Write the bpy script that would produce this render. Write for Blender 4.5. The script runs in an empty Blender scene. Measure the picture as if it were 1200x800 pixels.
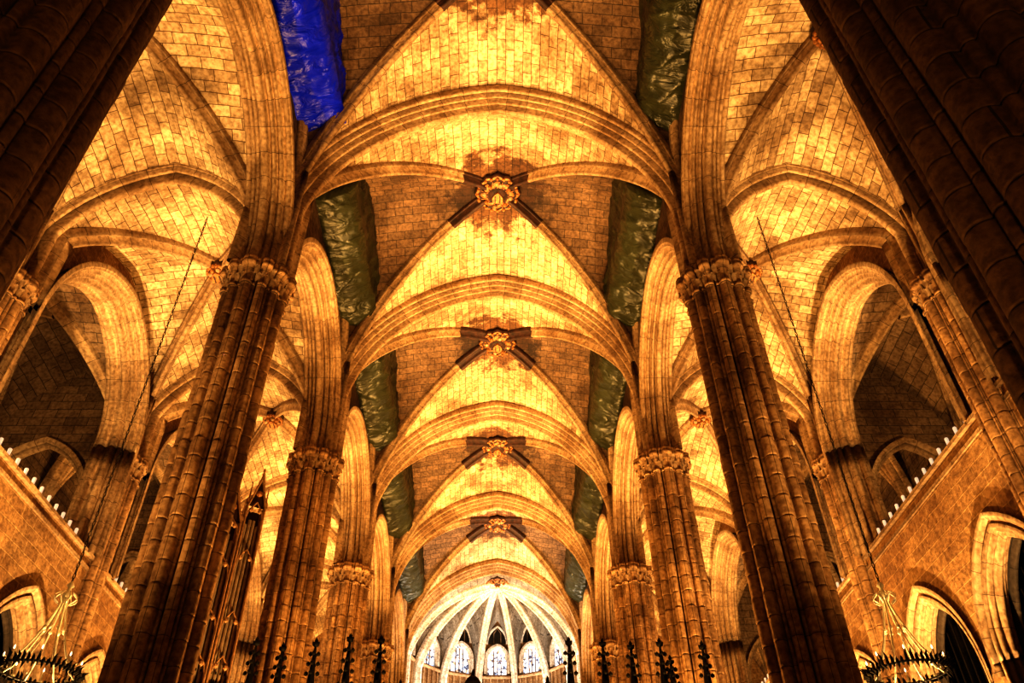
import bpy, math, random
from mathutils import Vector, Matrix, noise
random.seed(7)
pi=math.pi
# ------------------------------------------------------------------ dimensions
L=8.69; W=5.98; OW=12.3; GW=17.4
Y0=5.93
CAP0,CAP1=15.62,16.5
NZS,NR,NB=18.2,6.8,0.95
AZS,AR,AB=17.0,4.1,0.55
GZS,GR=16.0,4.4
PAR=12.6
def wx(x): return x*1.05 if x<0 else x*0.95
# ------------------------------------------------------------------ materials
def newmat(n):
    m=bpy.data.materials.new(n); m.use_nodes=True
    nt=m.node_tree; b=nt.nodes['Principled BSDF']; return m,nt,b
def stone(name,c1,c2,mortar,bw=.8,bh=.34,ms=.012,stain=.5,rough=.85,bump=.5,offset=.5,warpamt=.06,hollow_shade=0,patch=False):
    m,nt,b=newmat(name); N=nt.nodes; K=nt.links
    uv=N.new('ShaderNodeUVMap'); uv.uv_map='UVMap'
    geo=N.new('ShaderNodeNewGeometry')
    br=N.new('ShaderNodeTexBrick'); br.offset=offset
    br.inputs['Color1'].default_value=(*c1,1); br.inputs['Color2'].default_value=(*c2,1)
    br.inputs['Mortar'].default_value=(*mortar,1); br.inputs['Scale'].default_value=1
    br.inputs['Mortar Size'].default_value=ms; br.inputs['Mortar Smooth'].default_value=.3
    br.inputs['Brick Width'].default_value=bw; br.inputs['Row Height'].default_value=bh
    br.inputs['Bias'].default_value=-.15
    nd=N.new('ShaderNodeTexNoise'); nd.inputs['Scale'].default_value=2.2
    K.new(geo.outputs['Position'],nd.inputs['Vector'])
    mad=N.new('ShaderNodeVectorMath'); mad.operation='MULTIPLY_ADD'
    K.new(nd.outputs['Color'],mad.inputs[0]); mad.inputs[1].default_value=(warpamt,warpamt,0); K.new(uv.outputs[0],mad.inputs[2])
    K.new(mad.outputs[0],br.inputs['Vector'])
    n1=N.new('ShaderNodeTexNoise'); n1.inputs['Scale'].default_value=.5; n1.inputs['Detail'].default_value=9; n1.inputs['Roughness'].default_value=.7
    K.new(geo.outputs['Position'],n1.inputs['Vector'])
    r1=N.new('ShaderNodeValToRGB'); r1.color_ramp.elements[0].position=.38; r1.color_ramp.elements[1].position=.58
    k=1-stain; r1.color_ramp.elements[0].color=(k,k*.85,k*.7,1); r1.color_ramp.elements[1].color=(1,1,1,1)
    K.new(n1.outputs['Fac'],r1.inputs['Fac'])
    n2=N.new('ShaderNodeTexNoise'); n2.inputs['Scale'].default_value=9; n2.inputs['Detail'].default_value=6
    K.new(geo.outputs['Position'],n2.inputs['Vector'])
    r2=N.new('ShaderNodeValToRGB'); r2.color_ramp.elements[0].position=.33; r2.color_ramp.elements[1].position=.6
    r2.color_ramp.elements[0].color=(.5,.45,.4,1); r2.color_ramp.elements[1].color=(1,1,1,1)
    K.new(n2.outputs['Fac'],r2.inputs['Fac'])
    def mul(a,c):
        mx=N.new('ShaderNodeMix'); mx.data_type='RGBA'; mx.blend_type='MULTIPLY'; mx.inputs[0].default_value=1
        K.new(a,mx.inputs[6]); K.new(c,mx.inputs[7]); return mx.outputs[2]
    out=mul(mul(br.outputs['Color'],r1.outputs[0]),r2.outputs[0])
    if hollow_shade:  # paints shade into the colour of moulding and pier hollows
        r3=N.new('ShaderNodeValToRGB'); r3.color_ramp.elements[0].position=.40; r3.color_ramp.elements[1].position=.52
        g=1-hollow_shade; r3.color_ramp.elements[0].color=(g,g*.85,g*.7,1); r3.color_ramp.elements[1].color=(1,1,1,1)
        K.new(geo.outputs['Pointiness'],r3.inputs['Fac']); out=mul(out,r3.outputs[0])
    if patch: # old polychromy darkened around the keystone
        tc=N.new('ShaderNodeTexCoord'); sb=N.new('ShaderNodeVectorMath'); sb.operation='SUBTRACT'; sb.inputs[1].default_value=(0,L/2,0)
        K.new(tc.outputs['Object'],sb.inputs[0]); ml=N.new('ShaderNodeVectorMath'); ml.operation='MULTIPLY'; ml.inputs[1].default_value=(1,1,0); K.new(sb.outputs[0],ml.inputs[0])
        ln=N.new('ShaderNodeVectorMath'); ln.operation='LENGTH'; K.new(ml.outputs[0],ln.inputs[0])
        n4=N.new('ShaderNodeTexNoise'); n4.inputs['Scale'].default_value=1.6; n4.inputs['Detail'].default_value=7; n4.inputs['Roughness'].default_value=.7
        K.new(geo.outputs['Position'],n4.inputs['Vector'])
        a=N.new('ShaderNodeMath'); a.operation='MULTIPLY_ADD'; K.new(n4.outputs['Fac'],a.inputs[0]); a.inputs[1].default_value=-5.0; 
        K.new(ln.outputs['Value'],a.inputs[2])
        r4=N.new('ShaderNodeValToRGB'); r4.color_ramp.elements[0].position=0; r4.color_ramp.elements[1].position=.6
        r4.color_ramp.elements[0].color=(.25,.16,.11,1); r4.color_ramp.elements[1].color=(1,1,1,1)
        ad=N.new('ShaderNodeMath'); ad.operation='ADD'; ad.inputs[1].default_value=1.0; K.new(a.outputs[0],ad.inputs[0])
        K.new(ad.outputs[0],r4.inputs['Fac']); out=mul(out,r4.outputs[0])
    K.new(out,b.inputs['Base Color']); b.inputs['Roughness'].default_value=rough
    ma=N.new('ShaderNodeMath'); ma.operation='MULTIPLY_ADD'
    K.new(br.outputs['Fac'],ma.inputs[0]); ma.inputs[1].default_value=-1.0; K.new(n2.outputs['Fac'],ma.inputs[2])
    bp=N.new('ShaderNodeBump'); bp.inputs['Strength'].default_value=bump; bp.inputs['Distance'].default_value=.05
    K.new(ma.outputs[0],bp.inputs['Height']); K.new(bp.outputs[0],b.inputs['Normal'])
    return m
def plain(name,c,rough=.6,metal=0,noise=.3,scale=6,emit=None,es=0,bump=.2):
    m,nt,b=newmat(name); N=nt.nodes; K=nt.links
    geo=N.new('ShaderNodeNewGeometry'); n=N.new('ShaderNodeTexNoise'); n.inputs['Scale'].default_value=scale; n.inputs['Detail'].default_value=5
    K.new(geo.outputs['Position'],n.inputs['Vector'])
    r=N.new('ShaderNodeValToRGB'); r.color_ramp.elements[0].position=.3; r.color_ramp.elements[1].position=.7
    r.color_ramp.elements[0].color=(*[v*(1-noise) for v in c],1); r.color_ramp.elements[1].color=(*[min(1,v*(1+noise)) for v in c],1)
    K.new(n.outputs['Fac'],r.inputs['Fac']); K.new(r.outputs[0],b.inputs['Base Color'])
    b.inputs['Roughness'].default_value=rough; b.inputs['Metallic'].default_value=metal
    bp=N.new('ShaderNodeBump'); bp.inputs['Strength'].default_value=bump; bp.inputs['Distance'].default_value=.03
    K.new(n.outputs['Fac'],bp.inputs['Height']); K.new(bp.outputs[0],b.inputs['Normal'])
    if emit: b.inputs['Emission Color'].default_value=(*emit,1); b.inputs['Emission Strength'].default_value=es
    return m
M_web=stone('vault_ashlar',(.80,.62,.40),(.36,.25,.15),(.14,.07,.03),bw=.62,bh=.30,ms=.013,stain=.62)
M_webn=stone('nave_vault_ashlar',(.80,.62,.40),(.42,.29,.17),(.15,.08,.03),bw=.62,bh=.30,ms=.012,stain=.62,patch=True)
M_shade=stone('shaded_vault_ashlar',(.21,.13,.075),(.12,.075,.045),(.05,.03,.015),bw=.62,bh=.30,ms=.013,stain=.55,patch=True)  # darker copy of the web stone; shade of the lateral cells put into its colour
M_rib=stone('rib_stone',(.64,.46,.28),(.44,.30,.18),(.14,.08,.04),bw=.75,bh=30,ms=.010,stain=.5,offset=0,warpamt=.015,hollow_shade=.8,bump=.3)
M_pier=stone('pier_stone',(.62,.39,.20),(.36,.22,.11),(.12,.07,.03),bw=.43,bh=.46,ms=.008,stain=.6,offset=0,warpamt=.01,bump=.4,hollow_shade=.9)
M_pierd=stone('dark_pier_stone',(.20,.11,.055),(.13,.07,.035),(.04,.022,.012),bw=3.3,bh=.6,ms=.016,stain=.5,warpamt=.02,hollow_shade=.85)
M_wall=stone('wall_ashlar',(.46,.28,.13),(.30,.17,.075),(.56,.38,.19),bw=.7,bh=.34,ms=.016,stain=.45)
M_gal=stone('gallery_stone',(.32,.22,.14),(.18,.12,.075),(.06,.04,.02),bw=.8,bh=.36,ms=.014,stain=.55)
M_chap=stone('chapel_shaded_stone',(.05,.034,.024),(.035,.023,.016),(.015,.01,.008),bw=.8,bh=.36,ms=.014,stain=.5)  # shade of the chapel interiors put into a darker stone colour
M_white=stone('apse_limestone',(.44,.42,.39),(.30,.285,.26),(.12,.11,.1),bw=.7,bh=.32,ms=.012,stain=.5)
M_wrib=stone('apse_rib_limestone',(.86,.84,.78),(.74,.71,.65),(.3,.27,.22),bw=.7,bh=30,ms=.010,stain=.25,warpamt=.01)
M_paint=plain('darkened_polychrome',(.035,.013,.008),.7,noise=.7,scale=5)
M_gilt=plain('tarnished_gilding',(.34,.15,.05),.5,.2,noise=.6,scale=9)
M_black=plain('blackened_oak',(.006,.005,.005),.7)
M_iron=plain('wrought_iron',(.012,.01,.009),.5,.6)
M_ivory=plain('pale_brass',(.9,.8,.62),.35,.2)
M_glassd=plain('dark_leaded_glass',(.01,.009,.008),.25)
M_wood=plain('organ_walnut',(.06,.03,.018),.5,scale=3)
M_pipe=plain('organ_tin_pipe',(.42,.34,.26),.4,.35)
M_ocarv=plain('organ_carved_oak',(.42,.25,.13),.6,0,noise=.4,scale=9)
M_wax=plain('votive_glass',(.7,.55,.38),.3,emit=(1,.8,.55),es=.5)
M_bulb=plain('candle_bulb',(1,.9,.7),.3,emit=(1,.8,.5),es=2.5)
M_floor=stone('floor_slabs',(.22,.18,.14),(.15,.12,.09),(.05,.04,.03),bw=.9,bh=.9,rough=.4)
def tarp_mat(name,c,rough=.36,spec=.5):
    m,nt,b=newmat(name); N=nt.nodes; K=nt.links
    geo=N.new('ShaderNodeNewGeometry')
    mp=N.new('ShaderNodeMapping'); mp.inputs['Scale'].default_value=(.8,1.6,.8); K.new(geo.outputs['Position'],mp.inputs['Vector'])
    n=N.new('ShaderNodeTexNoise'); n.inputs['Scale'].default_value=1.5; n.inputs['Detail'].default_value=4; n.inputs['Distortion'].default_value=.9
    K.new(mp.outputs[0],n.inputs['Vector'])
    bp=N.new('ShaderNodeBump'); bp.inputs['Strength'].default_value=.9; bp.inputs['Distance'].default_value=.18
    K.new(n.outputs['Fac'],bp.inputs['Height']); K.new(bp.outputs[0],b.inputs['Normal'])
    r=N.new('ShaderNodeValToRGB'); r.color_ramp.elements[0].color=(*[v*.4 for v in c],1); r.color_ramp.elements[1].color=(*[min(1,v*1.5) for v in c],1)
    K.new(n.outputs['Fac'],r.inputs['Fac']); K.new(r.outputs[0],b.inputs['Base Color'])
    b.inputs['Roughness'].default_value=rough; b.inputs['Specular IOR Level'].default_value=spec
    return m
M_tarp=tarp_mat('green_plastic_sheet',(.026,.030,.014)); M_blue=tarp_mat('blue_plastic_sheet',(.004,.014,.97),rough=.3,spec=.3)
def stained():
    m,nt,b=newmat('stained_glass'); N=nt.nodes; K=nt.links
    geo=N.new('ShaderNodeNewGeometry'); v=N.new('ShaderNodeTexVoronoi'); v.inputs['Scale'].default_value=6
    K.new(geo.outputs['Position'],v.inputs['Vector'])
    r=N.new('ShaderNodeValToRGB'); cr=r.color_ramp; cr.interpolation='CONSTANT'
    cr.elements[0].color=(.85,.9,1,1); cr.elements[1].position=.4; cr.elements[1].color=(.45,.6,.9,1)
    for p,c in ((.5,(.95,.95,.95,1)),(.75,(.6,.4,.25,1)),(.84,(.08,.09,.14,1))):
        e=cr.elements.new(p); e.color=c
    s=N.new('ShaderNodeSeparateColor'); K.new(v.outputs['Color'],s.inputs[0]); K.new(s.outputs[0],r.inputs['Fac'])
    K.new(r.outputs[0],b.inputs['Base Color']); K.new(r.outputs[0],b.inputs['Emission Color']); b.inputs['Emission Strength'].default_value=1.1
    b.inputs['Roughness'].default_value=.3
    return m
M_stain=stained()
# ------------------------------------------------------------------ mesh builder
class MB:
    def __init__(s): s.v=[];s.f=[];s.uv=[];s.mi=[];s.mats=[]
    def mat(s,m):
        if m not in s.mats: s.mats.append(m)
        return s.mats.index(m)
    def quad(s,ps,uvs,m):
        i=len(s.v); s.v+= [tuple(p) for p in ps]; s.f.append(tuple(range(i,i+len(ps)))); s.uv.append(list(uvs)); s.mi.append(s.mat(m))
    def grid(s,P,U,m,close=False,mf=None):
        n=len(P); k=len(P[0]); i0=len(s.v); k0=s.mat(m)
        for r in P:
            for p in r: s.v.append(tuple(p))
        for i in range(n-1):
            mi=k0 if mf is None else s.mat(mf(i))
            for j in range(k-1+(1 if close else 0)):
                j2=(j+1)%k
                s.f.append((i0+i*k+j,i0+i*k+j2,i0+(i+1)*k+j2,i0+(i+1)*k+j))
                a=U[i][j]; d=U[i+1][j]
                if j2==0: 
                    du=abs(U[i][1][0]-U[i][0][0]); b=(a[0]+du,a[1]); c=(d[0]+du,d[1])
                else: b=U[i][j2]; c=U[i+1][j2]
                s.uv.append([a,b,c,d]); s.mi.append(mi)
    def build(s,name,parent=None,loc=(0,0,0),smooth=True,warp=False):
        me=bpy.data.meshes.new(name)
        V=[(wx(p[0]),p[1],p[2]) for p in s.v] if warp else s.v
        me.from_pydata(V,[],s.f)
        for m in s.mats: me.materials.append(m)
        me.polygons.foreach_set('material_index',s.mi)
        me.polygons.foreach_set('use_smooth',[smooth]*len(s.f))
        ul=me.uv_layers.new(name='UVMap'); flat=[]
        for u in s.uv:
            for a in u: flat+= [a[0],a[1]]
        ul.data.foreach_set('uv',flat); me.update()
        return place(me,name,parent,loc)
def place(me,name,parent=None,loc=(0,0,0),rz=0):
    o=bpy.data.objects.new(name,me); bpy.context.scene.collection.objects.link(o); o.location=loc; o.rotation_euler[2]=rz
    if parent: o.parent=parent
    return o
def empty(name,loc=(0,0,0)):
    o=bpy.data.objects.new(name,None); bpy.context.scene.collection.objects.link(o); o.location=loc; o.empty_display_size=.3; return o
def arcz(t,a,rise):
    c0=(rise*rise-a*a)/(2*a); return math.sqrt(max(0,(a+c0)**2-(abs(t)+c0)**2))
def usamp(a,rise,n=14):
    c0=(rise*rise-a*a)/(2*a); R=a+c0; ph=math.acos(min(1,c0/R)); o=[]
    for i in range(n+1): o.append((R*math.cos(ph*i/n)-c0)/a)
    o[0]=1; o[-1]=0
    return [-x for x in o]+[x for x in reversed(o[:-1])]
def sweep(mb,path,N,prof,m,mf=None):
    N=Vector(N).normalized(); n=len(path); P=[];U=[]; path=[Vector(p) for p in path]
    T=[(path[min(n-1,i+1)]-path[max(0,i-1)]).normalized() for i in range(n)]
    sg=1
    tops=max(range(n),key=lambda i:path[i].z); 
    k=min(max(tops,1),n-2)
    if N.cross(T[k]).z>0: sg=-1
    ln=0
    for i in range(n):
        inn=N.cross(T[i])*sg
        if i: ln+=(path[i]-path[i-1]).length
        row=[];ur=[];pl=0;pp=None
        for (s,d) in prof:
            row.append(path[i]+N*s+inn*d)
            if pp: pl+=math.hypot(s-pp[0],d-pp[1])
            pp=(s,d); ur.append((ln,pl+.01))
        P.append(row);U.append(ur)
    mb.grid(P,U,m,mf=mf)
def dprof(w,base,circ,n=36,skirt=.15):
    o=[(-w,-skirt)]
    for i in range(n+1):
        s=-w+2*w*i/n; d=base*(1-abs(s)/w)
        for cs,cd,r in circ:
            for q in ((cs,-cs) if cs else (0,)):
                if abs(s-q)<r: d=max(d,cd+math.sqrt(r*r-(s-q)**2))
        o.append((s,d))
    o.append((w,-skirt)); return o
PR_T=dprof(.56,.16,[(0,.52,.10),(.20,.36,.055),(.345,.22,.05),(.49,.06,.06)],78)
PR_D=dprof(.20,.08,[(0,.27,.085),(.155,.06,.045)],26)
PR_P=dprof(.27,.12,[(0,.28,.10),(.18,.06,.08)],24)
PR_A=dprof(.62,.14,[(0,.48,.10),(.20,.34,.055),(.35,.22,.052),(.52,.05,.075)],78)
PR_AT=dprof(.32,.10,[(0,.34,.095),(.21,.12,.06)],34)
PR_W=dprof(.16,.12,[(0,.1,.1)],12)
PR_G=dprof(.64,.12,[(0,.38,.09),(.22,.27,.065),(.40,.14,.06),(.56,.02,.055)],72)
PR_C=dprof(.30,.08,[(0,.18,.07),(.15,.09,.05),(.26,.01,.035)],42,skirt=.05)
def arch_path(f,a,zs,rise,z0,n=16,ue=.99):
    us=usamp(a,rise,n); pts=[]
    us=[u for u in us if abs(u)<=ue]; us=[-ue]+us+[ue]
    zl=zs+arcz(ue*a,a,rise)
    for i in range(5): pts.append(f(-ue*a,z0+(zl-z0)*i/5))
    for u in us: pts.append(f(u*a,zs+arcz(u*a,a,rise)))
    for i in range(4,-1,-1): pts.append(f(ue*a,z0+(zl-z0)*i/5))
    return pts
# ------------------------------------------------------------------ vault webs
def groin(mb,x0,x1,zs,rise,B,mf,ml,y0=0,Lb=L,ns=8):
    cx=(x0+x1)/2; a=abs(x1-x0)/2; b=Lb/2
    def p(u): return arcz(u*a,a,rise)/rise
    def z(u,v): return zs+rise*p(min(abs(u),abs(v)))+B*(1-u*u)*(1-v*v)
    U=usamp(a,rise)
    for lat in (0,1):
        al=[0]
        for i in range(1,len(U)):
            h=(U[i]-U[i-1])*(b if lat else a); al.append(al[-1]+math.hypot(h,rise*(p(U[i])-p(U[i-1]))))
        for sg in (-1,1):
            P=[];Q=[]
            for i,u in enumerate(U):
                r=[];q=[]
                for j in range(ns+1):
                    v=sg*(1-(1-abs(u))*j/ns)
                    if lat: r.append((cx+v*a,y0+b+u*b,z(v,u))); q.append((v*a,al[i]))
                    else: r.append((cx+u*a,y0+b+v*b,z(u,v))); q.append((v*b,al[i]))
                P.append(r);Q.append(q)
            mb.grid(P,Q,ml if lat else mf)
    return z
def diag_paths(x0,x1,z,Lb,z0,te,y0=0,n=20):
    cx=(x0+x1)/2; a=(x1-x0)/2; b=Lb/2; out=[]
    for sx in (1,-1):
        pts=[]; zt=z(te,te)
        ts=[-te*math.cos(pi*i/(2*n)) for i in range(n)]; ts=ts+[0]+[-t for t in reversed(ts)]
        for i in range(5): pts.append((cx-te*a*sx,y0+b-te*b,z0+(zt-z0)*i/5))
        for t in ts: pts.append((cx+t*a*sx,y0+b+t*b,z(t,t)))
        for i in range(4,-1,-1): pts.append((cx+te*a*sx,y0+b+te*b,z0+(zt-z0)*i/5))
        N=Vector((b,-a*sx,0)); out.append((pts,N))
    return out
def lathe(mb,c,prof,m,seg=16,mod=None,mf=None):
    P=[];U=[]
    for i,(r,z) in enumerate(prof):
        row=[];u=[]
        for k in range(seg):
            t=2*pi*k/seg; rr=r*(mod(t,i) if mod else 1)
            row.append((c[0]+rr*math.cos(t),c[1]+rr*math.sin(t),c[2]+z)); u.append((r*t,z))
        P.append(row);U.append(u)
    mb.grid(P,U,m,close=True,mf=mf)
def tube(mb,pts,r,m,seg=8):
    pts=[Vector(p) for p in pts]; P=[];U=[];n=len(pts)
    for i in range(n):
        T=(pts[min(n-1,i+1)]-pts[max(0,i-1)]).normalized()
        A=T.cross(Vector((0,0,1))); 
        if A.length<.05: A=T.cross(Vector((1,0,0)))
        A.normalize(); Bv=T.cross(A); rr=r[i] if isinstance(r,(list,tuple)) else r
        P.append([pts[i]+A*rr*math.cos(2*pi*k/seg)+Bv*rr*math.sin(2*pi*k/seg) for k in range(seg)])
        U.append([(k*.1,i*.2) for k in range(seg)])
    mb.grid(P,U,m,close=True)
def box(mb,a,b,m):
    x0,y0,z0=a;x1,y1,z1=b
    F=[((x0,y0,z0),(x1,y0,z0),(x1,y0,z1),(x0,y0,z1),0),((x0,y1,z0),(x1,y1,z0),(x1,y1,z1),(x0,y1,z1),0),
       ((x0,y0,z0),(x0,y1,z0),(x0,y1,z1),(x0,y0,z1),1),((x1,y0,z0),(x1,y1,z0),(x1,y1,z1),(x1,y0,z1),1),
       ((x0,y0,z0),(x1,y0,z0),(x1,y1,z0),(x0,y1,z0),2),((x0,y0,z1),(x1,y0,z1),(x1,y1,z1),(x0,y1,z1),2)]
    for *p,k in F:
        uv=[(q[0],q[2]) if k==0 else (q[1],q[2]) if k==1 else (q[0],q[1]) for q in p]
        mb.quad(p,uv,m)
def wall(mb,f,t0,t1,z0,topf,ops,m,n=48):
    ts=set(t0+(t1-t0)*i/n for i in range(n+1))
    for o in ops:
        for i in range(25): ts.add(o['c']-o['h']+2*o['h']*i/24)
    ts=sorted(t for t in ts if t0-1e-6<=t<=t1+1e-6)
    for a,b in zip(ts,ts[1:]):
        if b-a<1e-5: continue
        mid=(a+b)/2; op=None
        for o in ops:
            if abs(mid-o['c'])<o['h']: op=o
        ta,tb=topf(a),topf(b)
        if op is None:
            if max(ta,tb)>z0: mb.quad([f(a,z0),f(b,z0),f(b,tb),f(a,ta)],[(a,z0),(b,z0),(b,tb),(a,ta)],m)
        else:
            za=op['z']+arcz(min(op['h'],abs(a-op['c'])),op['h'],op['r']); zb=op['z']+arcz(min(op['h'],abs(b-op['c'])),op['h'],op['r'])
            if ta>za or tb>zb: mb.quad([f(a,za),f(b,zb),f(b,max(tb,zb)),f(a,max(ta,za))],[(a,za),(b,zb),(b,tb),(a,ta)],m)
            if op.get('s',0)>z0: mb.quad([f(a,z0),f(b,z0),f(b,op['s']),f(a,op['s'])],[(a,z0),(b,z0),(b,op['s']),(a,op['s'])],m)
# ------------------------------------------------------------------ piers
def pier_section(core,shafts,n=150):
    o=[]
    for i in range(n):
        t=2*pi*i/n; r=core
        for ang,d,rr in shafts:
            dl=(t-ang+pi)%(2*pi)-pi
            if abs(dl)<pi/2 and abs(d*math.sin(dl))<rr: r=max(r,d*math.cos(dl)+math.sqrt(rr*rr-(d*math.sin(dl))**2))
        o.append((t,r))
    return o
def make_pier(name,sec,R,mat,ztop=18.6,drum=.46,leaf=26,topscale=.72,cm=None,dz=0,jit=.012):
    mb=MB(); rings=[]; C0=CAP0+dz; C1=CAP1+dz
    rings+=[(0,1.45,.8),(.25,1.45,.8),(.3,1.36,.6),(.7,1.3,.5),(.76,1.2,.3),(.95,1.14,.1),(1.05,1,0)]
    k=int(1.05/drum)+1; j=1
    while (k+1)*drum<C0-.1:
        z=k*drum; j2=random.uniform(1-jit,1+jit)
        rings+=[(z-.05,j,0),(z-.015,j,0),(z,.972,0),(z+.015,j2,0),(z+.05,j2,0)]; j=j2; k+=1
    rings+=[(C0-.03,1,0),(C0,1,0),(C0+.03,1.08,.1),(C0+.09,1.09,.1),(C0+.13,1.01,.1)]
    for i in range(7):
        q=i/6; rings.append((C0+.15+q*.42,1.01+.12*q**1.6,.1+.4*q))
    rings+=[(C1-.28,1.22,.45),(C1-.2,1.24,.45),(C1-.16,1.19,.4),(C1-.1,1.22,.45),(C1-.03,1.22,.45),(C1,1.08,.4)]
    rings+=[(C1+.02,topscale,0),(ztop,topscale*.95,0),(ztop+.6,topscale*.3,0)]
    P=[];U=[]
    for (z,s,bl) in rings:
        row=[];u=[]
        for t,r in sec:
            rr=(r*(1-bl)+R*bl*.97)*s
            row.append((rr*math.cos(t),rr*math.sin(t),z)); u.append((R*t,z))
        P.append(row);U.append(u)
    mb.grid(P,U,mat,close=True)
    for rowi,(zb,h,out,s0) in enumerate(((C0+.14,.26,.09,1.0),(C0+.34,.28,.11,1.05))):
        for k in range(leaf):
            t=2*pi*(k+.5*rowi)/leaf; w=2*pi*R/leaf*.42
            er=Vector((math.cos(t),math.sin(t),0)); et=Vector((-math.sin(t),math.cos(t),0))
            G=[];Q=[]
            for i in range(6):
                q=i/5; ww=w*math.sin(pi*min(.95,.25+q*.65)); o_=out*q**2; zz=zb+h*math.sin(q*pi*.62)
                G.append([er*(R*s0*.97+o_-.03*abs(x)**2)+et*(x*ww)+Vector((0,0,zz-.03*abs(x))) for x in (-1,-.4,0,.4,1)])
                Q.append([(x,q) for x in (-1,-.4,0,.4,1)])
            mb.grid(G,Q,cm or mat)
    return mb.build(name,smooth=True)
sh=[]
for k in range(12): sh.append((k*pi/6,.69 if k%3==0 else .67,.135 if k%3==0 else .115))
for k in range(12): sh.append((k*pi/6+pi/12,.64,.035))
SEC=pier_section(.50,sh,288)
shb=[]
for k in range(14): shb.append((k*pi/7,1.52,.24))
for k in range(14): shb.append((pi/14+k*pi/7,1.52,.11))
SECB=pier_section(1.26,shb,308)
sho=[]
for k in range(8): sho.append((k*pi/4,.47,.13))
for k in range(8): sho.append((pi/8+k*pi/4,.48,.045))
SECO=pier_section(.36,sho,160)
pierYs=[Y0+L*n for n in range(-1,6)]
base_pier=None
for n,y in enumerate(pierYs):
    for s in (-1,1):
        if n==1: continue
        x=wx(s*W)
        if base_pier is None:
            base_pier=make_pier('clustered_pier',SEC,.82,M_pier,cm=M_rib,topscale=.62); base_pier.location=(x,y,0)
        else: place(base_pier.data,'clustered_pier',loc=(x,y,0),rz=0 if s>0 else pi)
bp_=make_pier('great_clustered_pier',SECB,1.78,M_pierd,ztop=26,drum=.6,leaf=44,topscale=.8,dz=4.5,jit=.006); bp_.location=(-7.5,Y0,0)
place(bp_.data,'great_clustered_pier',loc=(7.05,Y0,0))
op0=None
for n,y in enumerate(pierYs):
    for s in (-1,1):
        if n==1: continue
        x=wx(s*(OW-.12))
        if op0 is None:
            op0=make_pier('wall_pier',SECO,.60,M_pier,ztop=17.4,cm=M_rib,leaf=20); op0.location=(x,y,0)
        else: place(op0.data,'wall_pier',loc=(x,y,0))
# ------------------------------------------------------------------ ceiling: nave vault
ceil=empty('ceiling')
bays=list(range(-1,5))
mb=MB(); zn=groin(mb,-W,W,NZS,NR,NB,M_webn,M_shade); web0=mb.build('nave_vault_web',ceil,warp=True)
mb=MB(); mp_=MB()
for pts,N in diag_paths(-W,W,zn,L,CAP1-.02,.93):
    npt=len(pts); c_=npt//2
    sweep(mb,pts,N,PR_D,M_rib,mf=lambda i,npt=npt:(M_paint if abs(i-npt/2+.5)<3.2 else M_rib))
    sweep(mp_,[Vector(p)-Vector((0,0,.01)) for p in pts[c_-4:c_+5]],N,PR_P,M_paint)
rib0=mb.build('nave_diagonal_ribs',ceil,warp=True)
pb0=mp_.build('painted_rib_bands',ceil,warp=True)
mb=MB()
sweep(mb,arch_path(lambda t,z:(t,0,z),W,NZS,NR,CAP1-.02,n=24,ue=.985),(0,1,0),PR_T,M_rib)
tr0=mb.build('nave_transverse_arch',ceil,warp=True)
for i,b in enumerate(bays):
    y=Y0+L*b
    if i==0: web0.location.y=rib0.location.y=tr0.location.y=y; pb0.location.y=Y0+2*L
    else:
        place(web0.data,'nave_vault_web',ceil,(0,y,0)); place(rib0.data,'nave_diagonal_ribs',ceil,(0,y,0)); place(tr0.data,'nave_transverse_arch',ceil,(0,y,0))
        if b in (3,4): place(pb0.data,'painted_rib_bands',ceil,(0,y,0))
place(tr0.data,'nave_transverse_arch',ceil,(0,Y0+L*5,0))
def make_boss(name,R,loc):
    mb=MB()
    pr=[(.25,.35),(R*.8,.3),(R,.2),(R*1.02,.08),(R*.96,0),(R*.86,-.02),(R*.82,.05),(R*.76,.06),(R*.70,-.04),(R*.5,-.1),(R*.45,-.02),(R*.4,-.08),(R*.2,-.2),(.01,-.22)]
    lathe(mb,(0,0,0),pr,M_paint,48,mod=lambda t,i:1+(.05*math.cos(12*t) if 2<=i<=5 else .1*math.cos(8*t) if 8<=i<=9 else 0),
          mf=lambda i:(M_gilt if i in(4,8) else M_paint))
    for k in range(20):
        t=2*pi*k/20; lathe(mb,(R*.9*math.cos(t),R*.9*math.sin(t),-.04),[(.0,-.07),(.05,-.05),(.06,0),(.05,.05)],M_gilt,8)
        tube(mb,[(R*.45*math.cos(t),R*.45*math.sin(t),-.1),(R*.75*math.cos(t),R*.75*math.sin(t),-.04)],.02,M_gilt,6)
    for k in range(8):
        t=2*pi*k/8+.2; lathe(mb,(R*.6*math.cos(t),R*.6*math.sin(t),-.1),[(.0,-.12),(.07,-.08),(.09,0),(.07,.08)],M_gilt if k%2 else M_rib,8)
    S=[(-.2,.22),(.2,.22),(.2,0),(.12,-.16),(0,-.26),(-.12,-.16),(-.2,0)]
    mb.quad([(x,y_,-.27) for x,y_ in S],S,M_gilt)
    for a,b in zip(S,S[1:]+S[:1]): mb.quad([(a[0],a[1],-.27),(b[0],b[1],-.27),(b[0],b[1],-.1),(a[0],a[1],-.1)],[a,b,b,a],M_gilt)
    for q in (-.09,.09): box(mb,(q-.02,-.12,-.29),(q+.02,.19,-.265),M_paint)
    return mb.build(name,loc=loc)
bs=make_boss('keystone_boss',.84,(0,Y0-L+L/2,25.6))
for b in bays[1:]: place(bs.data,'keystone_boss',loc=(0,Y0+L*b+L/2,25.6))
abs_=make_boss('aisle_keystone_boss',.42,(wx(-(W+OW)/2),Y0-L/2,21.3))
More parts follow.
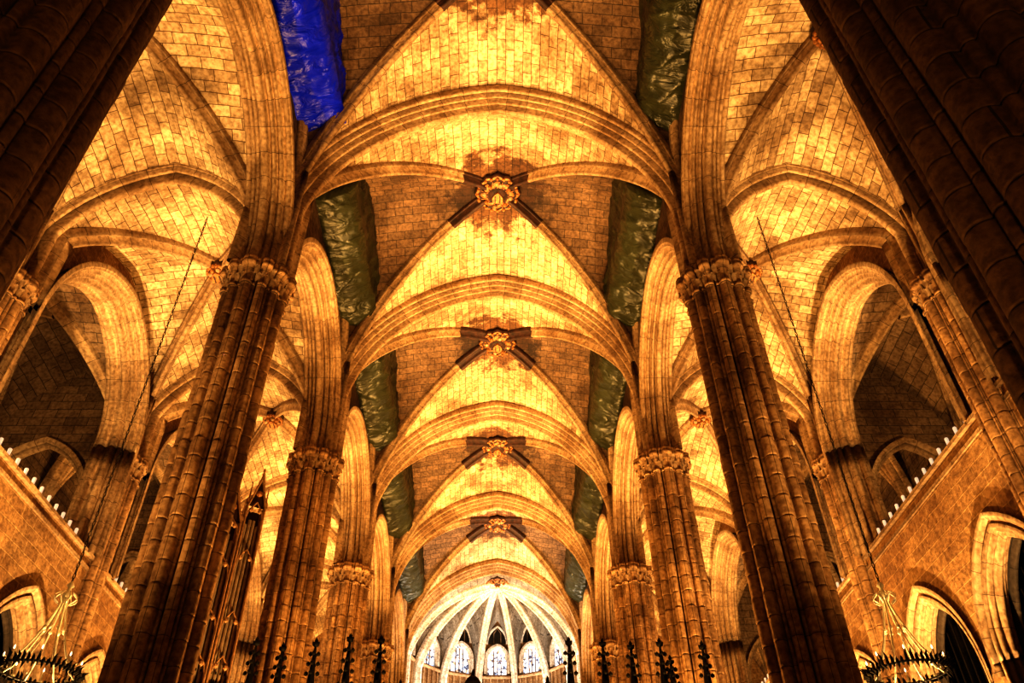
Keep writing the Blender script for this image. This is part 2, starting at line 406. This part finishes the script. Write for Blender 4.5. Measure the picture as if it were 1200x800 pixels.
for s in (-1,1):
    xa,xb=sorted((s*W,s*OW))
    mb=MB(); za=groin(mb,xa,xb,AZS,AR,AB,M_web,M_web); w0=mb.build('aisle_vault_web',ceil,warp=True)
    mb=MB()
    for pts,N in diag_paths(xa,xb,za,L,CAP1-.02,.88): sweep(mb,pts,N,PR_D,M_rib)
    cx=(xa+xb)/2;a=(xb-xa)/2
    sweep(mb,arch_path(lambda t,z:(cx+t,0,z),a,AZS,AR,CAP1-.02,n=22,ue=.93),(0,1,0),PR_AT,M_rib)
    r0=mb.build('aisle_ribs',ceil,warp=True)
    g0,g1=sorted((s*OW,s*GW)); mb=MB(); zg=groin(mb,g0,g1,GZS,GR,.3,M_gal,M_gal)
    for pts,N in diag_paths(g0,g1,zg,L,GZS-.2,.93): sweep(mb,pts,N,PR_D,M_rib)
    gx=s*(OW+GW)/2
    for dy in (-1.1,0,1.1):
        pts=[]
        for i in range(13):
            q=i/12; pts.append((gx+(s*GW-gx)*.97*math.sin(q*pi/2),L/2+dy*(1-math.sin(q*pi/2))*1.2,15.6+(zg(0,0)-15.6)*math.cos(q*pi/2)**.8))
        pts.append((pts[-1][0],pts[-1][1],11.8)); sweep(mb,pts,(0,1,0),PR_D,M_rib)
    gg=mb.build('gallery_vault',ceil,warp=True)
    for i,b in enumerate(bays):
        y=Y0+L*b
        if i==0:
            for o in (w0,r0,gg): o.location.y=y
        else:
            place(w0.data,'aisle_vault_web',ceil,(0,y,0)); place(r0.data,'aisle_ribs',ceil,(0,y,0)); place(gg.data,'gallery_vault',ceil,(0,y,0))
        if not(i==0 and s==-1): place(abs_.data,'aisle_keystone_boss',loc=(wx(s*(W+OW)/2),y+L/2,21.3))
        place(abs_.data,'gallery_keystone_boss',loc=(wx(gx),y+L/2,20.4))
# ------------------------------------------------------------------ nave arcades
for s,nm in ((-1,'left'),(1,'right')):
    arc=empty('nave_arcade_'+nm)
    mb=MB(); ah=4.0; azs=16.75; ar=4.15
    op=[dict(c=L/2,h=ah,z=azs,r=ar)]
    def pz(v,a,rise): return arcz(min(1,abs(v))*a,a,rise)
    wall(mb,lambda t,z:(s*(W-.32),t,z),0,L,CAP1,lambda t:NZS+pz((t-L/2)/(L/2),W,NR)+.15,op,M_shade)
    wall(mb,lambda t,z:(s*(W+.32),t,z),0,L,CAP1,lambda t:AZS+pz((t-L/2)/(L/2),(OW-W)/2,AR)+.15,op,M_wall)
    wobj=mb.build('arcade_wall',arc,smooth=False,warp=True)
    mb=MB()
    sweep(mb,arch_path(lambda t,z:(s*W,L/2+t,z),ah+.05,azs,ar+.05,CAP1-.02,n=24,ue=.995),(1,0,0),PR_A,M_rib)
    sweep(mb,arch_path(lambda t,z:(s*(W-.4),L/2+t,z),L/2,NZS,NR,CAP1,n=20,ue=.93),(1,0,0),PR_W,M_rib)
    a0=mb.build('arcade_arch',arc,warp=True)
    for i,b in enumerate(bays):
        if i==0: a0.location.y=wobj.location.y=Y0+L*b
        else: place(a0.data,'arcade_arch',arc,(0,Y0+L*b,0)); place(wobj.data,'arcade_wall',arc,(0,Y0+L*b,0))
# ------------------------------------------------------------------ outer walls, chapels, galleries
def glass_pane(mb,f,c,h,z0,zs,r,m,n=12):
    for i in range(n):
        a=c-h+2*h*i/n;b=c-h+2*h*(i+1)/n
        za=zs+arcz(min(h,abs(a-c)),h,r); zb=zs+arcz(min(h,abs(b-c)),h,r)
        mb.quad([f(a,z0),f(b,z0),f(b,zb),f(a,za)],[(a,z0),(b,z0),(b,zb),(a,za)],m)
for s,nm in ((-1,'left'),(1,'right')):
    wl=empty('wall_'+nm); mb=MB(); ms_=MB()
    chs=[dict(c=L*.22,h=1.62,z=7.9,r=2.5),dict(c=L*.68,h=1.62,z=7.9,r=2.5)]
    wall(mb,lambda t,z:(s*(OW-.3),t,z),0,L,0,lambda t:PAR,chs,M_wall)
    for o in chs:
        sweep(ms_,arch_path(lambda t,z:(s*(OW-.05),o['c']+t,z),o['h'],o['z'],o['r'],0,ue=1.0),(1,0,0),PR_C,M_rib)
        sweep(ms_,arch_path(lambda t,z:(s*(OW+.33),o['c']+t,z),o['h']-.05,o['z'],o['r']-.05,0,ue=1.0),(1,0,0),dprof(.09,.1,[(0,.12,.07)],12,.3),M_chap)
        sweep(ms_,arch_path(lambda t,z:(s*(OW-.32),o['c']+t,z),o['h']+.22,o['z'],o['r']+.25,o['z']-.3,ue=1.0),(1,0,0),dprof(.12,.06,[(0,.03,.08)],10,.08),M_rib)
        for i in range(9):
            t=-1.3+i*.325; zt=o['z']+arcz(min(abs(t),1.4),1.42,2.25)
            tube(mb,[(s*(OW+.45),o['c']+t,0),(s*(OW+.45),o['c']+t,zt)],.03,M_iron,5)
        for zz in (2.6,5.2,7.6): tube(mb,[(s*(OW+.45),o['c']-1.4,zz),(s*(OW+.45),o['c']+1.4,zz)],.04,M_iron,5)
    xa,xb=sorted((s*(OW-.42),s*(OW+.2))); box(mb,(xa,0,PAR),(xb,L,PAR+.10),M_rib)
    xa,xb=sorted((s*(OW-.36),s*(OW-.28))); box(mb,(xa,0,PAR-.35),(xb,L,PAR-.25),M_rib)
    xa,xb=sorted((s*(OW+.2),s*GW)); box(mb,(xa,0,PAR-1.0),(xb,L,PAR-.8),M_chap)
    og=[dict(c=L/2,h=3.55,z=16.3,r=3.95)]
    topf=lambda t:AZS+arcz(min(1,abs((t-L/2)/(L/2)))*(OW-W)/2,(OW-W)/2,AR)+.1
    wall(mb,lambda t,z:(s*(OW-.3),t,z),0,L,PAR,topf,og,M_wall)
    wall(mb,lambda t,z:(s*(OW+.35),t,z),0,L,PAR-1,lambda t:21,og,M_gal)
    sweep(ms_,arch_path(lambda t,z:(s*(OW-.05),L/2+t,z),3.55,16.3,3.95,PAR,n=24,ue=1.0),(1,0,0),PR_G,M_rib)
    sweep(ms_,arch_path(lambda t,z:(s*(OW+.3),L/2+t,z),3.3,16.3,3.65,PAR,n=24,ue=1.0),(1,0,0),dprof(.3,.16,[(0,.16,.10),(.2,.04,.08)],24,.3),M_rib)
    wins=[dict(c=L*.27,h=.9,z=15.9,r=1.6,s=12.6),dict(c=L*.73,h=.9,z=15.9,r=1.6,s=12.6)]
    wall(mb,lambda t,z:(s*GW,t,z),0,L,PAR-1,lambda t:21,wins,M_gal)
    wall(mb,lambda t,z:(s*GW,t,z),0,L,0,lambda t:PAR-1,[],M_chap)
    for o in wins:
        glass_pane(mb,lambda t,z:(s*(GW+.25),t,z),o['c'],o['h'],o['s'],o['z'],o['r'],M_glassd)
        sweep(ms_,arch_path(lambda t,z:(s*(GW),o['c']+t,z),o['h'],o['z'],o['r'],o['s'],ue=1.0),(1,0,0),dprof(.28,.08,[(0,.03,.08)],12,.2),M_rib)
        tube(ms_,[(s*(GW+.1),o['c'],o['s']),(s*(GW+.1),o['c'],o['z']+o['r'])],.05,M_gal)
    xo=sorted((s*(OW+.35),s*GW)); cxx=(xo[0]+xo[1])/2
    wall(mb,lambda t,z:(t,0,z),xo[0],xo[1],PAR-1,lambda t:21,[dict(c=cxx,h=1.9,z=14.6,r=2.6,s=PAR-.9)],M_gal,12)
    sweep(ms_,arch_path(lambda t,z:(cxx+t,0,z),1.9,14.6,2.6,PAR-.9,ue=1.0),(0,1,0),dprof(.28,.1,[(0,.08,.10),(.18,.0,.07)],20,.1),M_rib)
    wall(mb,lambda t,z:(t,0,z),xo[0],xo[1],0,lambda t:PAR-1,[],M_chap,4)
    wall(mb,lambda t,z:(t,L*.45,z),xo[0],xo[1],0,lambda t:PAR-1,[],M_chap,4)
    w0=mb.build('wall_bay',wl,smooth=False,warp=True); w1=ms_.build('wall_mouldings',wl,warp=True)
    mv=MB()
    for k in range(15):
        y=.95+k*(L-1.9)/14; x=s*(OW-.1)
        lathe(mv,(x,y,PAR+.10),[(.06,0),(.06,.02),(.015,.05),(.015,.2),(.04,.24)],M_iron,8)
        lathe(mv,(x,y,PAR+.10),[(.035,.24),(.045,.28),(.05,.44),(.04,.46),(0.0,.46)],M_wax,10)
    tube(mv,[(s*(OW-.1),.9,PAR+.3),(s*(OW-.1),L-.9,PAR+.3)],.012,M_iron)
    v0=mv.build('votive_lamps',None,warp=True)
    for i,b in enumerate(bays):
        y=Y0+L*b
        if i==0: w0.location.y=y; v0.location.y=y; w1.location.y=y
        else: place(w0.data,'wall_bay',wl,(0,y,0)); place(w1.data,'wall_mouldings',wl,(0,y,0)); place(v0.data,'votive_lamps',None,(0,y,0))
# ------------------------------------------------------------------ end walls
YE=Y0+L*5; YB=Y0-L
mb=MB(); wall(mb,lambda t,z:(t,YB-1.3,z),-GW,GW,0,lambda t:27,[],M_gal,20); mb.build('wall_west',smooth=False,warp=True)
for s,nm in ((-1,'north_aisle_end'),(1,'south_aisle_end')):
    mb=MB(); xa,xb=sorted((s*(W+.3),s*GW)); c=s*(W+OW)/2
    wall(mb,lambda t,z:(t,YE,z),xa,xb,0,lambda t:22,[dict(c=c,h=1.0,z=17,r=1.8,s=13)],M_wall,12)
    glass_pane(mb,lambda t,z:(t,YE+.2,z),c,1.0,13,17,1.8,M_glassd)
    sweep(mb,arch_path(lambda t,z:(c+t,YE,z),1.0,17,1.8,13,ue=1),(0,1,0),dprof(.3,.1,[(0,.05,.1)],12,.2),M_rib)
    mb.build('wall_'+nm,smooth=False,warp=True)
mb=MB(); mb.quad([(-19,YB-1.3,0),(19,YB-1.3,0),(19,62,0),(-19,62,0)],[(-18,YB),(18,YB),(18,62),(-18,62)],M_floor); mb.build('floor',smooth=False)
# ------------------------------------------------------------------ apse
ac=YE+2.3; wa=empty('wall_apse'); NS=7; zc=24.8; AZ=18.2; ARs=zc-AZ; KB=.95
def ap(r,ph): return (r*math.cos(ph),ac+r*math.sin(ph))
def p_(u): return arcz(min(1,abs(u))*W,W,ARs)/ARs
mbw=MB(); mbr=MB(); mbl=MB()
angs=[pi*k/NS for k in range(NS+1)]
for k in range(NS):
    f1,f2=angs[k],angs[k+1]
    V1=Vector((*ap(W,f1),0)); V2=Vector((*ap(W,f2),0)); C=Vector((0,ac,0))
    P=[];U=[]
    for i in range(17):
        q=math.sin(pi/2*i/16); row=[];u=[]
        for j in range(17):
            w=-math.cos(pi*j/16); pt=C+((V1+(V2-V1)*(w+1)/2)-C)*q
            A=p_(q); Bq=KB*(arcz(abs(w)*1.0,1.0,1.35)/1.35)
            z=AZ+ARs*((A**6+(Bq)**6)**(1/6) if q>.05 else A)
            z=min(z,AZ+ARs*1.01)
            row.append((pt.x,pt.y,z)); u.append((w*q*1.2,q*6))
        P.append(row);U.append(u)
    mbw.grid(P,U,M_white)
    Lw=(V2-V1).length
    fn=lambda t,z,V1=V1,V2=V2,Lw=Lw,o=0:((V1+(V2-V1)*(t/Lw)).x,(V1+(V2-V1)*(t/Lw)).y,z)
    inn=(C-(V1+V2)/2).normalized()
    topf=lambda t:AZ+ARs*KB*(arcz(min(1,abs(2*t/Lw-1)),1.0,1.35)/1.35)+.1
    lo=dict(c=Lw/2,h=.76,z=21.6,r=.95,s=20.6)
    wall(mbl,fn,0,Lw,0,topf,[lo],M_wall,16)
    def fi(d,V1=V1,V2=V2,Lw=Lw,inn=inn):
        return lambda t,z:tuple((V1+(V2-V1)*(t/Lw)+inn*d)[:2])+(z,)
    glass_pane(mbl,fi(-.2),Lw/2,.76,20.6,21.6,.95,M_stain)
    g=fi(0)
    sweep(mbl,arch_path(lambda t,z:g(Lw/2+t,z),.76,21.6,.95,20.6,ue=1),tuple(inn),dprof(.22,.05,[(0,.03,.07)],10,.15),M_wrib)
    for tt in (-.26,0,.26): tube(mbl,[fi(-.12)(Lw/2+tt,20.6),fi(-.12)(Lw/2+tt,22.3)],.035,M_gal)
    tube(mbl,[fi(-.12)(Lw/2-.7,21.6),fi(-.12)(Lw/2+.7,21.6)],.025,M_gal)
    g2=fi(.04); glass_pane(mbl,g2,Lw/2,.72,22.75,22.8,1.2,M_glassd)
    sweep(mbl,arch_path(lambda t,z:g2(Lw/2+t,z),.72,22.8,1.2,22.7,ue=1),tuple(inn),dprof(.09,.03,[(0,.02,.06)],8,.06),M_wrib)
    for tt in (-.25,.25): tube(mbl,[fi(.07)(Lw/2+tt,22.75),fi(.07)(Lw/2+tt,23.5),fi(.07)(Lw/2,23.9)],.04,M_gal)
    tube(mbl,[fi(.12)(0,20.4),fi(.12)(Lw,20.4)],.12,M_rib)
    for q in range(1,6): tube(mbl,[fi(.1)(Lw*q/6,17.5),fi(.1)(Lw*q/6,20.4)],.06,M_rib)
for a in angs:
    pts=[]; 
    for i in range(17):
        q=math.sin(pi/2*i/16)*.96; pts.append((*ap(W*q,a),AZ+ARs*p_(q)-.05))
    pts.append((*ap(W*.96,a),CAP1)); pts.append((*ap(W*.96,a),0))
    sweep(mbr,pts,(-math.sin(a),math.cos(a),0),dprof(.24,.14,[(0,.30,.11),(.17,.08,.06)],26),M_wrib)
mbw.build('apse_vault_web',wa,warp=True); mbr.build('apse_ribs',wa,warp=True); mbl.build('apse_wall_and_windows',wa,smooth=False,warp=True)
mb=MB(); P=[];U=[]
for i,u in enumerate(usamp(W,NR)):
    P.append([(u*W,YE+q*(ac-YE),NZS+arcz(u*W,W,NR)+(-.2)*q) for q in (0,.5,1)]); U.append([(q*2.3,i*.5) for q in (0,.5,1)])
mb.grid(P,U,M_white)
for s in (-1,1): wall(mb,lambda t,z:(s*W,t,z),YE,ac,0,lambda t:NZS+.1,[],M_wall,4)
mb.build('presbytery_vault',ceil,warp=True)
place(bs.data,'keystone_boss',loc=(0,ac,zc-.1))
# ------------------------------------------------------------------ tarpaulins
def make_tarp(s,m,seed,name='plastic_sheeting'):
    mb=MB(); y0,y1=1.75,7.85; rnd=random.Random(seed)
    ropes=[rnd.uniform(.08,.2),rnd.uniform(.32,.45),rnd.uniform(.58,.72),rnd.uniform(.82,.93)]
    sec=[(5.86,25.6),(5.86,23.0),(5.84,22.05),(5.5,22.0),(5.0,22.2),(4.65,22.45),(4.5,22.7),(4.5,23.6),(4.55,25.9)]
    S=[]
    for a,b in zip(sec,sec[1:]):
        n=max(2,int(math.hypot(b[0]-a[0],b[1]-a[1])/.1))
        for i in range(n): S.append((a[0]+(b[0]-a[0])*i/n,a[1]+(b[1]-a[1])*i/n))
    S.append(sec[-1]); cx,cz=5.15,24
    ny=90;P=[];U=[]
    for j in range(-3,ny+4):
        jj=min(max(j,0),ny); y=y0+(y1-y0)*jj/ny
        sc=1 if 0<=j<=ny else (.66,.33,.02)[ (-j-1) if j<0 else (j-ny-1)]
        row=[];u=[]
        for i,(x,z) in enumerate(S):
            d=noise.noise(Vector((x*.6+seed,y*.5,z*.6)))*.20
            r1=1-abs(noise.noise(Vector((x*.8+z*.7,y*1.1+seed+x*.6,z*.5)))*1.8); d+=.12*max(0,r1)**6
            r2=1-abs(noise.noise(Vector((x*1.4-y*1.0,y*1.5+seed*2+x*1.5,z*1.2)))*1.8); d+=.07*max(0,r2)**5
            q=jj/ny; w_=.02*math.sin(i*.3+seed)
            rope=sum(-.05*math.exp(-((q+w_-r_)/.009)**2) for r_ in ropes)
            vx,vz=x-cx,z-cz; ln=math.hypot(vx,vz)+1e-6
            row.append((s*(cx+(vx+vx/ln*(d+rope))*sc),y+d*.2,cz+(vz+vz/ln*(d+rope))*sc)); u.append((i*.1,y))
        P.append(row);U.append(u)
    mb.grid(P,U,m)
    return mb.build(name,warp=True)
tb=make_tarp(-1,M_blue,5); tb.location.y=Y0
TL=[make_tarp(-1,M_tarp,3),make_tarp(-1,M_tarp,23)]; TR=[make_tarp(1,M_tarp,11),make_tarp(1,M_tarp,17)]
for k,b in enumerate((1,2,3,4)):
    if k<2: TL[k].location.y=Y0+L*b
    else: place(TL[k%2].data,'plastic_sheeting',loc=(0,Y0+L*b,0))
for k,b in enumerate((0,1,2,3,4)):
    if k<2: TR[k].location.y=Y0+L*b
    else: place(TR[k%2].data,'plastic_sheeting',loc=(0,Y0+L*b,0))
# ------------------------------------------------------------------ choir screen with pinnacles
mb=MB(); yc=12.0
box(mb,(-4.4,yc,0),(4.4,yc+.5,4.6),M_black)
for k in range(22):
    x=-4.2+k*.4; pts=[(x-.16,yc-.04,3.0),(x-.16,yc-.04,3.9),(x,yc-.04,4.25),(x+.16,yc-.04,3.9),(x+.16,yc-.04,3.0)]; tube(mb,pts,.02,M_iron,6)
def pinnacle(x,h,w=.09):
    zt=4.6; 
    box(mb,(x-w,yc+.25-w,zt),(x+w,yc+.25+w,zt+.55),M_black)
    b=zt+.55; H=h-b
    lathe(mb,(x,yc+.25,b),[(w*1.5,-.04),(w*1.5,.02),(w*.95,.05),(w*.5,H*.5),(.018,H*.86),(.018,H*.9)],M_black,8)
    for q in (.15,.32,.48,.62,.76):
        r=w*.95*(1-q)+.02
        for a in range(4):
            t=a*pi/2; lathe(mb,(x+(r+.02)*math.cos(t),yc+.25+(r+.02)*math.sin(t),b+H*q),[(0,-.03),(.03,-.01),(.032,.02),(0,.05)],M_black,6)
    lathe(mb,(x,yc+.25,b+H*.88),[(.0,-.02),(.05,.01),(.055,.03),(.02,.06),(.03,.09),(.0,.14)],M_black,8)
    tube(mb,[(x-.055,yc+.25,b+H*.93),(x+.055,yc+.25,b+H*.93)],.018,M_black,6)
for x,h in ((-3.72,6.22),(-3.3,6.12),(-2.8,6.2),(-2.28,6.28),(-1.8,6.25),(1.1,6.22),(1.62,6.2),(2.05,6.15),(2.5,6.2),(2.63,5.9),(3.15,6.15)): pinnacle(x,h)
for x,h in ((-.37,5.65),(-1.45,5.5),(.75,5.55),(-4.25,5.5),(3.7,5.4)):
    box(mb,(x-.05,yc+.2,4.6),(x+.05,yc+.3,h-.2),M_black)
    lathe(mb,(x,yc+.25,h-.25),[(.1,0),(.12,.05),(.13,.12),(.09,.19),(.03,.24),(.02,.3),(0,.34)],M_black,12)
mb.build('choir_screen',smooth=False)
# ------------------------------------------------------------------ chandeliers
def chandelier(loc,ztop):
    mb=MB(); R=.72; HH=1.55
    z=HH+.35; k=0; H=ztop-loc[2]
    while z<H:
        ax=Vector((1,0,0)) if k%2 else Vector((0,1,0)); pts=[]
        for i in range(9):
            t=2*pi*i/8; pts.append(Vector((0,0,z))+ax*.024*math.cos(t)+Vector((0,0,1))*.075*math.sin(t))
        tube(mb,pts,.011,M_iron,5); z+=.125;k+=1
    lathe(mb,(0,0,HH-.05),[(0,0),(.08,.04),(.1,.1),(.05,.18),(.04,.25),(.08,.3),(.05,.36),(.0,.42)],M_ivory,12)
    for k in range(8):
        t=2*pi*k/8; c,s_=math.cos(t),math.sin(t); pts=[]
        for i in range(13):
            q=i/12; r=.05+(R-.05)*q**1.7; zz=HH*(1-q)**1.05+.06*math.sin(q*pi*2); pts.append((r*c,r*s_,zz))
        tube(mb,pts,.018,M_ivory,6)
        pts=[((R*.95-.18*q*math.cos(q*7))*c,(R*.95-.18*q*math.cos(q*7))*s_,.1+.16*math.sin(q*7)*q+.1*q) for q in [i/10 for i in range(11)]]
        tube(mb,pts,.010,M_ivory,5)
        lathe(mb,(.2*c,.2*s_,.85),[(0,-.05),(.04,-.02),(.04,.03),(0,.06)],M_ivory,6)
        pts=[((.12+.12*math.sin(q*pi))*c,(.12+.12*math.sin(q*pi))*s_,HH+.1-.25*q) for q in [i/8 for i in range(9)]]
        tube(mb,pts,.014,M_ivory,5)
    ring=[(R*math.cos(2*pi*i/32),R*math.sin(2*pi*i/32),0) for i in range(33)]; tube(mb,ring,.022,M_iron,6)
    rnd=random.Random(3)
    for k in range(54):
        t=2*pi*k/54; c,s_=math.cos(t),math.sin(t); a=rnd.uniform(.06,.2); h=rnd.uniform(.05,.22)
        tube(mb,[(R*c,R*s_,-.06),((R+a*.6)*c,(R+a*.6)*s_,0),((R+a*.5)*c,(R+a*.5)*s_,h*.6),((R+a)*c,(R+a)*s_,h)],[.02,.035,.028,.003],M_iron,5)
        if k%2: tube(mb,[(R*c,R*s_,-.02),((R+.05)*c,(R+.05)*s_,-.1-.1*rnd.random())],[.03,.004],M_iron,5)
    for k in range(8):
        t=2*pi*(k+.5)/8; c,s_=math.cos(t),math.sin(t)
        lathe(mb,(R*c,R*s_,0),[(.04,.02),(.05,.05),(.02,.06),(.02,.22),(0,.23)],M_ivory,8)
        lathe(mb,(R*c,R*s_,.22),[(0,0),(.018,.03),(.015,.06),(0,.1)],M_bulb,6)
    return mb.build('chandelier',loc=loc)
chandelier((-9.15,16.2,7.0),21.0); chandelier((8.2,16.2,7.0),21.0)
# ------------------------------------------------------------------ pipe organ (gothic case), local coords, front = -y
mb=MB(); yo=-.8; zb=7.7
flats=[(-1.30,-.70,10.6),(-.62,-.02,11.5),(.06,.66,12.4),(.74,1.24,13.0)]
box(mb,(-1.4,yo+.35,0),(1.32,yo+1.5,zb-.35),M_wood); box(mb,(-1.48,yo-.1,zb-.35),(1.36,yo+1.5,zb),M_ocarv)
for k in range(6):
    x=-1.36+k*.45; box(mb,(x,yo+.27,5.9),(x+.36,yo+.36,7.2),M_wood); box(mb,(x,yo+.27,4.0),(x+.36,yo+.36,5.7),M_wood)
for x0,x1,zt in flats:
    xc=(x0+x1)/2; hw=(x1-x0)/2
    box(mb,(x0,yo+.5,zb),(x1,yo+1.3,zt),M_wood)
    for xx in (x0-.02,x1-.02):
        box(mb,(xx,yo+.05,zb),(xx+.05,yo+.5,zt),M_ocarv)
        tube(mb,[(xx+.02,yo+.03,zb),(xx+.02,yo+.03,zt)],.03,M_ocarv,6)
        lathe(mb,(xx+.02,yo+.06,zt),[(.07,0),(.07,.12),(.03,.16),(.01,.6),(.03,.63),(0,.7)],M_ocarv,6)
    n=4; w=(x1-x0-.06)/n
    for i in range(n):
        x=x0+.03+w*(i+.5); hh=zt-.35-abs(i-1.5)*.16; r=w*.43
        lathe(mb,(x,yo+.2,zb),[(.012,0),(r*.9,.5),(r,.55),(r,hh-zb),(r*.8,hh-zb),(0,hh-zb-.05)],M_pipe,10)
        box(mb,(x-r*.4,yo+.2-r-.01,zb+.6),(x+r*.4,yo+.2-r+.02,zb+.66),M_black)
    for sg in (-1,1):
        tube(mb,[(xc+sg*hw,yo,zt-.1),(xc+sg*hw*.5,yo,zt+.4),(xc,yo,zt+.95)],.035,M_ocarv,6)
        for zt2 in (zb+.75,zb+1.9,(zb+zt)/2+1.0,zt-.2):
            tube(mb,[(xc+sg*hw,yo+.05,zt2-.35),(xc+sg*hw*.75,yo+.05,zt2),(xc,yo+.05,zt2+.28)],.024,M_ocarv,6)
            lathe(mb,(xc+sg*hw*.5,yo+.05,zt2+.02),[(0,-.09),(.06,-.03),(.06,.03),(0,.09)],M_ocarv,6)
        for q in (.25,.5,.75): lathe(mb,(xc+sg*hw*(1-q),yo,zt-.05+q),[(0,-.03),(.045,0),(.03,.05),(0,.08)],M_ocarv,6)
    lathe(mb,(xc,yo+.02,zt+.35),[(0,-.1),(.09,-.04),(.09,.04),(0,.1)],M_gilt,8)
    mb.quad([(x0,yo+.1,zt-.05),(x1,yo+.1,zt-.05),(xc,yo+.1,zt+.9)],[(0,0),(1,0),(.5,1)],M_wood)
    lathe(mb,(xc,yo+.02,zt+.93),[(.03,0),(.06,.06),(.02,.12),(.05,.18),(0,.3)],M_ocarv,8)
org=mb.build('pipe_organ',smooth=False,loc=(-8.15,20.3,0)); org.rotation_euler[2]=math.radians(32)
# ------------------------------------------------------------------ lights
def spot(name,loc,tgt,power,ang,col,blend=.6,size=.25):
    l=bpy.data.lights.new(name,'SPOT'); l.energy=power; l.spot_size=math.radians(ang); l.spot_blend=blend; l.color=col; l.shadow_soft_size=size
    o=bpy.data.objects.new(name,l); bpy.context.scene.collection.objects.link(o); o.location=loc
    o.rotation_euler=(Vector(tgt)-Vector(loc)).to_track_quat('-Z','Y').to_euler(); return o
GOLD=(1,.53,.15); GOLD2=(1,.60,.22); GOLDN=(1,.55,.19)
for n in range(1,7):
    y=pierYs[n]
    spot('nave_uplight',(0,y,1.0),(0,y+.01,25),(10000 if n>1 else 7000),46,GOLDN,.9)
for b in bays[1:]:
    y=Y0+L*b+L/2; k=1 if b>0 else .2
    for s in (-1,1):
        spot('nave_side_uplight',(s*1.5,y,1.0),(s*5.2,y,14),8000*k,110,GOLD,.9,.15)
        spot('aisle_uplight',(s*9.0,y,1.0),(s*9.2,y,20),(15000 if b>0 else 9500),80,GOLD2,.8,.15)
        spot('gallery_lamp',(s*13.6,y-1.5,12.3),(s*15.0,y+1,18),900,140,GOLD2,.8,.1)
for s in (-1,1): spot('west_side_fill',(s*2.5,-1.5,1.0),(s*7,Y0,12),1700,90,GOLD,.8)  # added fill from behind the camera, brightens the near piers
for x in (-2.5,2.5): spot('apse_uplight',(x,ac,9),(x*.6,ac+2.5,24),5000,100,(1,.93,.82),.7)
w=bpy.data.worlds.new('World'); bpy.context.scene.world=w; w.use_nodes=True
w.node_tree.nodes['Background'].inputs[0].default_value=(.10,.05,.02,1); w.node_tree.nodes['Background'].inputs[1].default_value=.05
# ------------------------------------------------------------------ camera
cam=bpy.data.cameras.new('camera'); co=bpy.data.objects.new('camera',cam); bpy.context.scene.collection.objects.link(co)
cam.sensor_width=36; cam.lens=926/1200*36; cam.shift_x=17/1200; cam.clip_end=300
co.location=(0,0,1.6); co.rotation_euler=(math.radians(90+41.15),0,0)
bpy.context.scene.camera=co
vs=bpy.context.scene.view_settings
vs.view_transform='Standard'
for lk in ('High Contrast','Medium High Contrast'):
    try: vs.look=lk; print('LOOK',lk); break
    except Exception as e: print(e)
